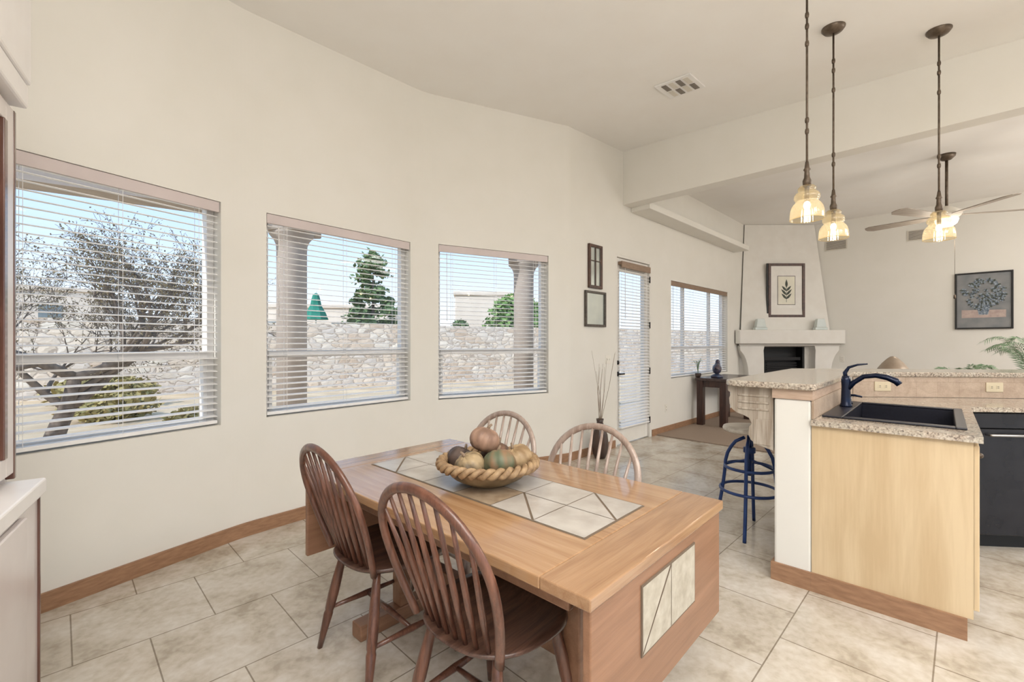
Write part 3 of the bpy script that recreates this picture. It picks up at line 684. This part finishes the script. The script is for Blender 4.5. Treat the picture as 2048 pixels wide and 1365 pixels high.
MB().box(.003,.597,-.012,.02,.10,.79).obj('dishwasher_door',['blackgloss'],parent=dw,bevel=.005)
MB().box(.003,.597,-.012,.02,.795,.893).obj('control_panel',['blackgloss'],parent=dw,bevel=.004)
MB().tube([(.08,-.012,.755),(.08,-.045,.755),(.52,-.045,.755),(.52,-.012,.755)],.009,10).obj('handle',['chrome'],parent=dw)
cb2=thing('base_cabinet','light maple base cabinet beside the dishwasher','cabinet',(gx.x+q2.x*.61,gx.y+q2.y*.61,0),math.atan2(q2.y,q2.x))
MB().box(0,.65,.02,.5,.1,.895).box(.0,.65,.06,.5,0,.1).obj('cabinet_body',['maple'],parent=cb2)
for x in (0.0,.325): MB().box(x+.005,x+.32,0,.02,.12,.885).obj('cabinet_door',['maple'],parent=cb2,bevel=.003)
m=MB().box(0,1.68,-.012,-.001,.934,1.088); m.obj('backsplash',['bsplash'],loc=(K.x+q2.x*.012,K.y+q2.y*.012,0),rz=math.atan2(q2.y,q2.x),label='beige travertine tile backsplash below the bar top',cat='backsplash')
m=MB().box(0,1.42,-.012,-.001,.934,1.033); a_=I(.18,0); m.obj('backsplash',['bsplash'],loc=(a_[0],a_[1],0),rz=math.atan2(e2.y,e2.x),label='travertine tile strip behind the sink faucet',cat='backsplash')
for s_ in (.22,1.0):
    pp=K+q2*s_-n2*.013
    e=thing('electrical_outlet','horizontal tan electrical outlet on tile backsplash','electrical outlet',(pp.x,pp.y,1.015),math.atan2(q2.y,q2.x))
    MB().box(-.058,.058,-.007,0,-.036,.036).obj('plate',['outlet_tan'],parent=e,bevel=.003)
    for x in (-.022,.022):
        m=MB(); m.box(x-.012,x+.012,-.009,-.006,-.012,.012,1); m.box(x-.006,x+.006,-.0095,-.006,-.007,-.004,0).box(x-.006,x+.006,-.0095,-.006,.004,.007,0)
        m.obj('socket',['black','outlet_tan'],parent=e)
# carved corbel: S-curve profile with raised ribs
prof=[(-.009,1.088),(-.25,1.088),(-.25,1.055),(-.232,1.045),(-.243,1.01),(-.240,.975),(-.225,.945),(-.20,.925),(-.165,.915),(-.135,.90),(-.120,.87),(-.135,.85),(-.138,.80),(-.125,.77),(-.09,.745),(-.05,.735),(-.009,.725)]
f=lambda b:(lambda a,z:(*I(a,b),z))
m=MB().ext(prof,f(.030),f(.128))
for b0 in (.022,.052,.082,.112):
    pr2=[(a*1.04 if a<-.05 else a,z) for a,z in prof]
    m.ext(pr2,f(b0),f(b0+.018))
for zz in (1.03,.99,.95): 
    m.ext([(-.20,zz),(-.03,zz),(-.03,zz+.014),(-.20,zz+.014)],f(.016),f(.03))
m.ext([(-.115,.75),(-.02,.75),(-.02,.90),(-.115,.90)],f(.017),f(.03))
m.obj('corbel',['greywood'],label='carved weathered pale wood corbel under the bar top',cat='corbel',bevel=.004)
# ---------------------------------------------------------------- stool
def stool(loc,rz):
    e=thing('bar_stool','blue metal adjustable bar stool with round pale wooden seat','bar stool',loc,rz)
    MB().lathe([(0,.715),(.16,.715),(.172,.722),(.175,.735),(.17,.748),(.15,.752),(0,.746)],32).obj('seat',['seatwood'],parent=e)
    m=MB(); m.lathe([(.0,.40),(.016,.40),(.016,.70),(.07,.705),(.07,.714),(0,.714)],16); m.lathe([(.03,.56),(.04,.565),(.04,.60),(.03,.605)],16)
    m.obj('seat_post',['blue'],parent=e)
    for i in range(4):
        a=R(45+90*i); pts=[]
        for t in [k/14 for k in range(15)]:
            r=.035+.115*min(1,(t/.25))**.6+ .085*t*t; z=.67-.67*t+ (.02*math.sin(math.pi*min(1,t*3)))
            if t==0: r=.03
            pts.append((r*math.cos(a),r*math.sin(a),max(z,.0)))
        MB().tube(pts,.012,8).obj('leg',['blue'],parent=e)
    for z,r in ((.30,.190),(.46,.160)):
        MB().tube([(r*math.cos(2*math.pi*k/32),r*math.sin(2*math.pi*k/32),z) for k in range(32)],.011,8,closed=True).obj('footrest_ring' if z<.4 else 'brace_ring',['blue'],parent=e)
    for i in range(2):
        a=R(45+90*i); MB().tube([(.15*math.cos(a),.15*math.sin(a),.46),(0,0,.52),(-.15*math.cos(a),-.15*math.sin(a),.46)],.006,6).obj('cross_brace',['blue'],parent=e)
    return e
s1=stool((1.70,3.24,0),R(10))
# ---------------------------------------------------------------- pendants
def pendant(x,y,zb=2.125):
    zc=cz(x,y); e=thing('pendant_light','pale amber ribbed glass bell pendant on long bronze rod','pendant light',(x,y,zb),group='pendant lights over the bar')
    H=zc-zb
    m=MB().lathe([(0,H),(.075,H),(.075,H-.01),(.06,H-.03),(.02,H-.045),(0,H-.046)],28); m.obj('canopy',['bronze'],parent=e)
    m=MB().tube([(0,0,H-.04),(0,0,.27)],.0065,8)
    m.lathe([(.0,.205),(.022,.205),(.024,.24),(.016,.26),(.014,.30),(.02,.31),(.014,.32),(.009,.36),(0,.36)],14)
    for zz in (.55,.62,1.1,H-.25,H-.32):
        m.lathe([(0,zz-.02),(.01,zz-.015),(.012,zz),(.01,zz+.015),(0,zz+.02)],10)
    m.obj('rod',['bronze'],parent=e)
    m=MB(); prof=[(.093,0),(.093,.02),(.091,.05),(.085,.075),(.073,.095),(.064,.104),(.060,.110),(.064,.118),(.070,.130),(.070,.145),(.063,.160),(.050,.170),(.045,.176),(.050,.184),(.049,.195),(.038,.207),(.022,.213)]
    m.lathe([*prof],128,rf=lambda a,z:1+.006*math.cos(a*32))
    m.f=m.f[:-2]; m.m=m.m[:-2]; m.s=m.s[:-2]
    m.obj('lamp_shade',['amber'],parent=e)
    MB().tube([(.0935*math.cos(2*math.pi*k/40),.0935*math.sin(2*math.pi*k/40),0) for k in range(40)],.0025,6,closed=True).obj('shade_lip',['amber'],parent=e)
    MB().sph((0,0,.085),(.019,.019,.028),12,8).obj('bulb',['bulb'],parent=e)
    MB().tube([(0,0,.11),(0,0,.205)],.013,10).obj('socket',['bronze'],parent=e)
    L=bpy.data.lights.new('pendant_bulb','POINT'); L.energy=.9; L.color=(1,.88,.70); L.shadow_soft_size=.02
    lo=bpy.data.objects.new('pendant_bulb_lamp',L); COL.objects.link(lo); lo.parent=e; lo.location=(0,0,.035)
for x,y in ((1.848,2.835),(2.384,3.356),(3.195,3.386)): pendant(x,y)
# ---------------------------------------------------------------- ceiling fan
fn=thing('ceiling_fan','bronze ceiling fan with wood blades and lit glass bowl','ceiling fan',(5.57,5.80,2.83),R(0))
MB().lathe([(0,.93),(.09,.93),(.085,.90),(.05,.865),(.02,.855),(0,.855)],24).obj('canopy',['bronze'],parent=fn)
MB().tube([(0,0,.87),(0,0,.25)],.016,10).obj('rod',['bronze'],parent=fn)
MB().lathe([(0,.10),(.08,.10),(.13,.13),(.15,.16),(.14,.20),(.08,.24),(.03,.27),(0,.27)],28).obj('motor_housing',['ventm'],parent=fn)
for i in range(5):
    a=R(-20+72*i); Mx=Matrix.Rotation(a,4,'Z')@Matrix.Rotation(R(9),4,'X')
    m=MB(Mx); m.prism([(.14,-.04),(.3,-.075),(.80,-.09),(.86,-.05),(.87,0),(.86,.05),(.80,.09),(.3,.07),(.14,.04)],.145,.155)
    m.obj('blade',['fanblade'],parent=fn)
MB().lathe([(0,0),(.06,.012),(.10,.045),(.115,.09),(.115,.10),(0,.10)],24).obj('light_bowl',['fanglass'],parent=fn)
MB().tube([(.1,0,.1),(.105,0,-.3),(.105,0,-.85)],.002,5).lathe([(0,-.92),(.012,-.91),(.012,-.87),(0,-.86)],8,(.105,0,0)).obj('pull_chain',['bronze'],parent=fn)
# ---------------------------------------------------------------- living room things
ct=thing('console_table','dark walnut console table with stone-grey top under window','console table',(2.99,7.40,.0145),R(45))
MB().box(0,1.25,-.50,0,.72,.765).obj('table_top',['darkwood_x'],parent=ct,bevel=.005)
MB().box(.04,1.21,-.46,-.04,.62,.72).obj('apron',['darkwood'],parent=ct)
for x in (.02,1.13):
    for y in (-.48,-.12): MB().box(x,x+.10,y,y+.10,0,.72).obj('leg',['darkwood'],parent=ct,bevel=.004)
bd=thing('bird_figurine','blue and brown glazed bird figurine on console table','figurine',(3.36,7.42,.781),R(60))
MB().lathe([(0,0),(.09,0),(.10,.02),(.06,.05),(.03,.06),(0,.06)],20).obj('base',['bird'],parent=bd)
m=MB().sph((0,0,.14),(.15,.07,.085),18,12).sph((.12,0,.25),(.042,.036,.042),14,10).tube([(.07,0,.17),(.11,0,.22),(.12,0,.25)],[.055,.04,.03],10).tube([(-.12,0,.14),(-.24,0,.17)],[.035,.01],8,flat=.5).tube([(.15,0,.25),(.195,0,.24)],[.014,.002],6)
m.obj('bird_body',['bird'],parent=bd)
def sprig(name,label,cat,loc,h,n,spread,potr,mat,pot,seed,leaf=True,poth=.25,full=1.9):
    rnd=random.Random(seed); e=thing(name,label,cat,loc)
    MB().lathe([(0,0),(potr*.7,0),(potr,poth*.6),(potr*.9,poth*.85),(potr,poth),(potr*.85,poth),(potr*.8,poth*.9),(0,poth*.9)],24).obj('pot',[pot],parent=e)
    m=MB()
    for i in range(n):
        a=rnd.random()*6.283; sp=spread*(.4+.6*rnd.random()); hh=h*(.7+.3*rnd.random()); pts=[]
        for k in range(11):
            t=k/10; r=sp*t**1.6; z=poth*.9+hh*(math.sin(t*full)/math.sin(1.571)); pts.append(Vector((r*math.cos(a),r*math.sin(a),z)))
        m.tube(pts,[.004-.00025*k for k in range(11)],5)
        if leaf:
            for k in range(3,11):
                for sub in (0,.25,.5,.75):
                    b=pts[k-1].lerp(pts[k],sub); d=(pts[k]-pts[k-1]).normalized(); sd_=d.cross(Vector((0,0,1))).normalized()
                    for sg in (-1,1):
                        L=.24*(1-.06*k); tip=b+sd_*sg*L*.7+d*L*.7-Vector((0,0,.05)); mid=b.lerp(tip,.5)+Vector((0,0,.015)); w_=d*.005
                        m.add([b-w_,mid-w_*1.3,tip,mid+w_*1.3],[[0,1,2,3]],0)
    m.obj('fronds' if leaf else 'twigs',[mat],parent=e); return e
sprig('potted_palm','tall potted palm with feathery green fronds','potted plant',(6.85,5.85,.0145),1.1,16,.78,.2,'palm','pot',3,poth=.4)
sprig('potted_palm','small potted palm with thin arching fronds','potted plant',(5.75,5.75,.0145),.80,12,.35,.15,'palm','pot',5,poth=.3)
sprig('potted_plant','small grassy plant in dark pot on the console table','potted plant',(3.05,7.42,.781),.26,14,.16,.05,'palm','vase',9,leaf=False,poth=.07)
lm=thing('floor_lamp','tan metal dome shade reading lamp','floor lamp',(4.42,5.25,0.0145))
MB().lathe([(0,0),(.14,0),(.14,.02),(.02,.04),(0,.04)],24).obj('base',['bronze'],parent=lm)
MB().tube([(0,0,.03),(0,0,1.12)],.012,8).obj('pole',['bronze'],parent=lm)
MB().lathe([(.145,1.03),(.137,1.045),(.10,1.10),(.055,1.15),(.025,1.175),(0,1.18)],28).obj('lamp_shade',['lampsh'],parent=lm)
vs_=thing('floor_vase','dark floor vase holding tall bare twigs by the wall','vase',(1.03,5.30,0))
MB().lathe([(0,0),(.06,0),(.085,.06),(.10,.16),(.088,.28),(.05,.37),(.036,.42),(.045,.46),(.03,.46),(.027,.42),(0,.40)],26).obj('vase_body',['vase'],parent=vs_)
m=MB(); rnd=random.Random(4)
for i in range(10):
    a=rnd.random()*6.28; s_=.08+.12*rnd.random(); hh=.5+.35*rnd.random()
    m.tube([(0,0,.3),(.02*math.cos(a),.02*math.sin(a),.46),(s_*.6*math.cos(a+.3),s_*.6*math.sin(a+.3),.46+hh*.5),(s_*math.cos(a),s_*math.sin(a),.46+hh)],[.0025,.0025,.002,.0012],5)
m.obj('twigs',['twig'],parent=vs_)
# ---------------------------------------------------------------- exterior
MB().prism([(-60,-20),(60,-20),(60,90),(-60,90)],-.3,-.12).obj('ground',['dirt'],label='dry tan dirt yard ground',cat='ground',kind='structure')
wd=Vector((9,5)).normalized(); wp=Vector((-3.2,16.4))
a_=wp-wd*16; L=34
MB().box(0,L,0,.35,-.12,1.98).obj('stone_wall',['stone'],loc=(a_.x,a_.y,0),rz=math.atan2(wd.y,wd.x),label='tan rock garden wall enclosing the yard',cat='stone wall')
def column(x,y):
    e=thing('patio_column','tan stucco patio column with flared capital','column',(x,y,-.12),group='patio columns')
    MB().lathe([(.17,0),(.17,2.58),(.175,2.66),(.20,2.72),(.25,2.78),(.255,2.80)],28).obj('shaft',['column'],parent=e)
    MB().box(-.26,.26,-.26,.26,2.80,2.94).obj('capital',['column'],parent=e,bevel=.02)
column(-2.70,5.55); column(.20,7.7)
bA_=Vector((-2.70,5.55)); bB_=Vector((.20,7.7)); bd_=(bB_-bA_).normalized(); a_=bA_-bd_*3.0
MB().box(0,3.0+(bB_-bA_).length+2,-.18,.18,2.82,3.15).obj('patio_beam',['column'],loc=(a_.x,a_.y,0),rz=math.atan2(bd_.y,bd_.x),label='stucco patio beam resting on the columns',cat='beam')
def tree(loc,seed):
    rnd=random.Random(seed); e=thing('mesquite_tree','bare mesquite tree with leaning trunk and fine tangled branches','tree',loc)
    m=MB(); tips=[]
    def grow(p,d,L,r,dep):
        n=5 if dep<6 else 4; pts=[p]; dd=d.copy()
        for k in range(n):
            j=Vector((rnd.uniform(-1,1),rnd.uniform(-1,1),rnd.uniform(-1,1)))*(.20 if dep else .10)
            dd=(dd+j+Vector((0,0,.03 if dep<4 else -.01))).normalized(); pts.append(pts[-1]+dd*L/n)
        m.tube(pts,[max(.0024,r*(1-.40*k/n)) for k in range(n+1)],7 if dep<2 else (5 if dep<4 else 3))
        if dep>=4: tips.append(pts)
        if dep>=7: return
        for b in range(3):
            t=pts[-1] if b<2 else pts[rnd.randint(2,4)]
            ax=Vector((rnd.uniform(-1,1),rnd.uniform(-1,1),rnd.uniform(-.45,.9))).normalized()
            nd=(dd*.8+ax*(.95 if dep<3 else .8)).normalized()
            grow(t,nd,L*rnd.uniform(.66,.86),r*(.58 if dep<3 else .54),dep+1)
    grow(Vector((0,0,0)),Vector((.30,.30,1)).normalized(),1.05,.12,0)
    grow(Vector((.20,.18,.55)),Vector((-.6,-.4,.8)).normalized(),.9,.055,1)
    grow(Vector((.2,.2,.8)),Vector((.7,.5,.9)).normalized(),.95,.045,2)
    m.obj('branches',['bark'],parent=e)
    lv=MB()
    for pts in tips:
        for k in range(4):
            c=pts[rnd.randint(1,4)]+Vector((rnd.uniform(-.05,.05),rnd.uniform(-.05,.05),rnd.uniform(-.05,.05))); s_=rnd.uniform(.010,.018)
            a=Vector((rnd.uniform(-1,1),rnd.uniform(-1,1),rnd.uniform(-1,1))).normalized()*s_; b=a.orthogonal()*.5
            lv.add([c-a,c-b,c+a,c+b],[[0,1,2,3]])
    o=lv.obj('foliage',['twl'],parent=e); o['kind']='stuff'
tree((-5.95,5.75,-.12),21)
def bush(name,loc,r,h,n,mat,label,leaf=.09,seed=1,cone=False):
    rnd=random.Random(seed); e=thing(name,label,'tree' if cone else 'bush',loc)
    MB().tube([(0,0,0),(0,0,h*.5),(0,0,h*.9)],[.12,.08,.02],8).obj('trunk',['bark'],parent=e)
    m=MB(); cl=[]
    if cone:
        for i in range(70):
            z=rnd.random()**1.2; q=r*(1-z)**.7*math.sqrt(rnd.uniform(.15,1)); a=rnd.random()*6.283; cl.append((q*math.cos(a),q*math.sin(a),h*(.12+.86*z),rnd.uniform(.18,.42)))
    for i in range(n):
        if cone:
            cx,cy,zc_,cr=cl[i%len(cl)]; v=Vector((rnd.gauss(0,1),rnd.gauss(0,1),rnd.gauss(0,.6)))*cr*.5; c=Vector((cx,cy,zc_))+v
        else:
            z=rnd.random(); rr=r*math.sqrt(max(0,1-(2*z-1)**2))*(.8+.2*math.sin(i*.37)); zz=h*z
            a=rnd.random()*6.283; q=rr*math.sqrt(rnd.uniform(.2,1)); c=Vector((q*math.cos(a),q*math.sin(a),zz))
        s_=leaf*rnd.uniform(.6,1.4); u=Vector((rnd.uniform(-1,1),rnd.uniform(-1,1),rnd.uniform(-.5,1))).normalized()*s_; v=u.orthogonal()*.45
        m.add([c-u,c-v,c+u,c+v],[[0,1,2,3]])
    o=m.obj('foliage',[mat],parent=e); o['kind']='stuff'; return e
bush('pine_tree',(-6.6,21.5,-.12),1.6,5.8,8000,'pine','green pine tree beyond the rock wall',leaf=.12,cone=True,seed=2)
bush('shrub',(.25,22.5,-.12),1.8,3.9,6200,'bush','bright green leafy tree beyond the rock wall',leaf=.13,seed=3)
bush('shrub',(-2.4,21,-.12),.8,2.5,2000,'pine','dark green rounded shrub beyond the rock wall',leaf=.1,seed=4)
bush('shrub',(-7.6,8.6,-.12),.8,.5,1800,'drygrass','low dry yellow-green shrub by the tree',leaf=.06,seed=6)
bush('shrub',(-5.4,7.9,-.12),.6,.35,1300,'drygrass','low dry grass clump near the tree',leaf=.06,seed=8)
bush('shrub',(-9.4,10.4,-.12),1.1,.7,2200,'drygrass','dry desert shrub near rock wall',leaf=.08,seed=9)
def house(x,y,w,d,h,rz,lab):
    e=thing('neighbor_house',lab,'house',(x,y,-.12),rz)
    MB().box(0,w,0,d,0,h).box(-.1,w+.1,-.1,d+.1,h,h+.25).obj('house_body',['house'],parent=e,bevel=.05)
    for k in range(int(w//4)): MB().box(1.2+k*4,2.2+k*4,-.03,0,h-1.5,h-.8).obj('house_window',['winglass2'],parent=e)
house(-15.8,26,8.4,6,3.5,R(8),'beige flat-roofed stucco house beyond wall')
house(-3.4,27,3.2,6,4.3,R(5),'tan stucco house with flat parapet roof')
house(-34,20,12,8,4.4,R(35),'brownish stucco house across the yard')
um=thing('patio_umbrella','green cloth patio umbrella beyond the wall','umbrella',(-9.1,21,-.12))
MB().tube([(0,0,0),(0,0,3.85)],.03,8).obj('pole',['white'],parent=um)
MB().lathe([(.58,2.55),(.46,2.85),(.26,3.2),(.2,3.5),(.14,3.7),(0,3.8)],8,sm=False).obj('canopy',['umb'],parent=um)
# ---------------------------------------------------------------- lights, world, camera
W=bpy.data.worlds.new('sky'); SC.world=W; W.use_nodes=True; nt=W.node_tree; bg=nt.nodes['Background']
tc=nt.nodes.new('ShaderNodeTexCoord'); sp=nt.nodes.new('ShaderNodeSeparateXYZ'); nt.links.new(tc.outputs['Generated'],sp.inputs[0])
c=ramp(nt,sp.outputs['Z'],[(0.0,(.80,.76,.70,1)),(.02,(.80,.86,.92,1)),(.22,(.50,.68,.92,1)),(.7,(.36,.56,.88,1))])
nt.links.new(c,bg.inputs['Color']); bg.inputs['Strength'].default_value=1.45
sun=bpy.data.lights.new('sun','SUN'); sun.energy=3.6; sun.angle=R(1); sun.color=(1,.96,.9)
so=bpy.data.objects.new('sun_light',sun); COL.objects.link(so); so.rotation_euler=(R(48),0,R(-35))
def area(name,loc,size,en,col=(1,.97,.93),rot=(0,0,0)):
    L=bpy.data.lights.new(name,'AREA'); L.size=size; L.energy=en; L.color=col
    o=bpy.data.objects.new(name,L); COL.objects.link(o); o.location=loc; o.rotation_euler=rot
area('ceiling_fill',(0.2,-.4,3.38),1.6,66); area('ceiling_fill.001',(3.4,-.2,3.38),1.6,54)  # added fill lamps below the ceiling, out of view, no fixtures
area('ceiling_fill.002',(7.6,2.2,3.7),1.6,115); area('ceiling_fill.003',(9.8,3.4,3.7),1.4,80)
area('ceiling_fill.004',(1.0,-2.6,3.2),2.2,60)
area('bounce_fill',(1.2,-1.4,2.0),1.5,160,rot=(R(180),0,0)); area('bounce_fill.001',(8.5,2.2,1.6),1.5,190,rot=(R(180),0,0))  # added upward fill lamps, unseen, to brighten both ceilings
L=bpy.data.lights.new('fan_bulb','POINT'); L.energy=12; L.color=(1,.92,.8); L.shadow_soft_size=.12
o=bpy.data.objects.new('fan_bulb_lamp',L); COL.objects.link(o); o.parent=fn; o.location=(0,0,-.16)
cam=bpy.data.cameras.new('camera'); co=bpy.data.objects.new('camera',cam); COL.objects.link(co)
co.location=(0,0,1.35); co.rotation_euler=(R(90),0,0); cam.sensor_width=36; cam.lens=905/2048*36; cam.shift_y=3.5/2048; cam.clip_start=.02
SC.camera=co
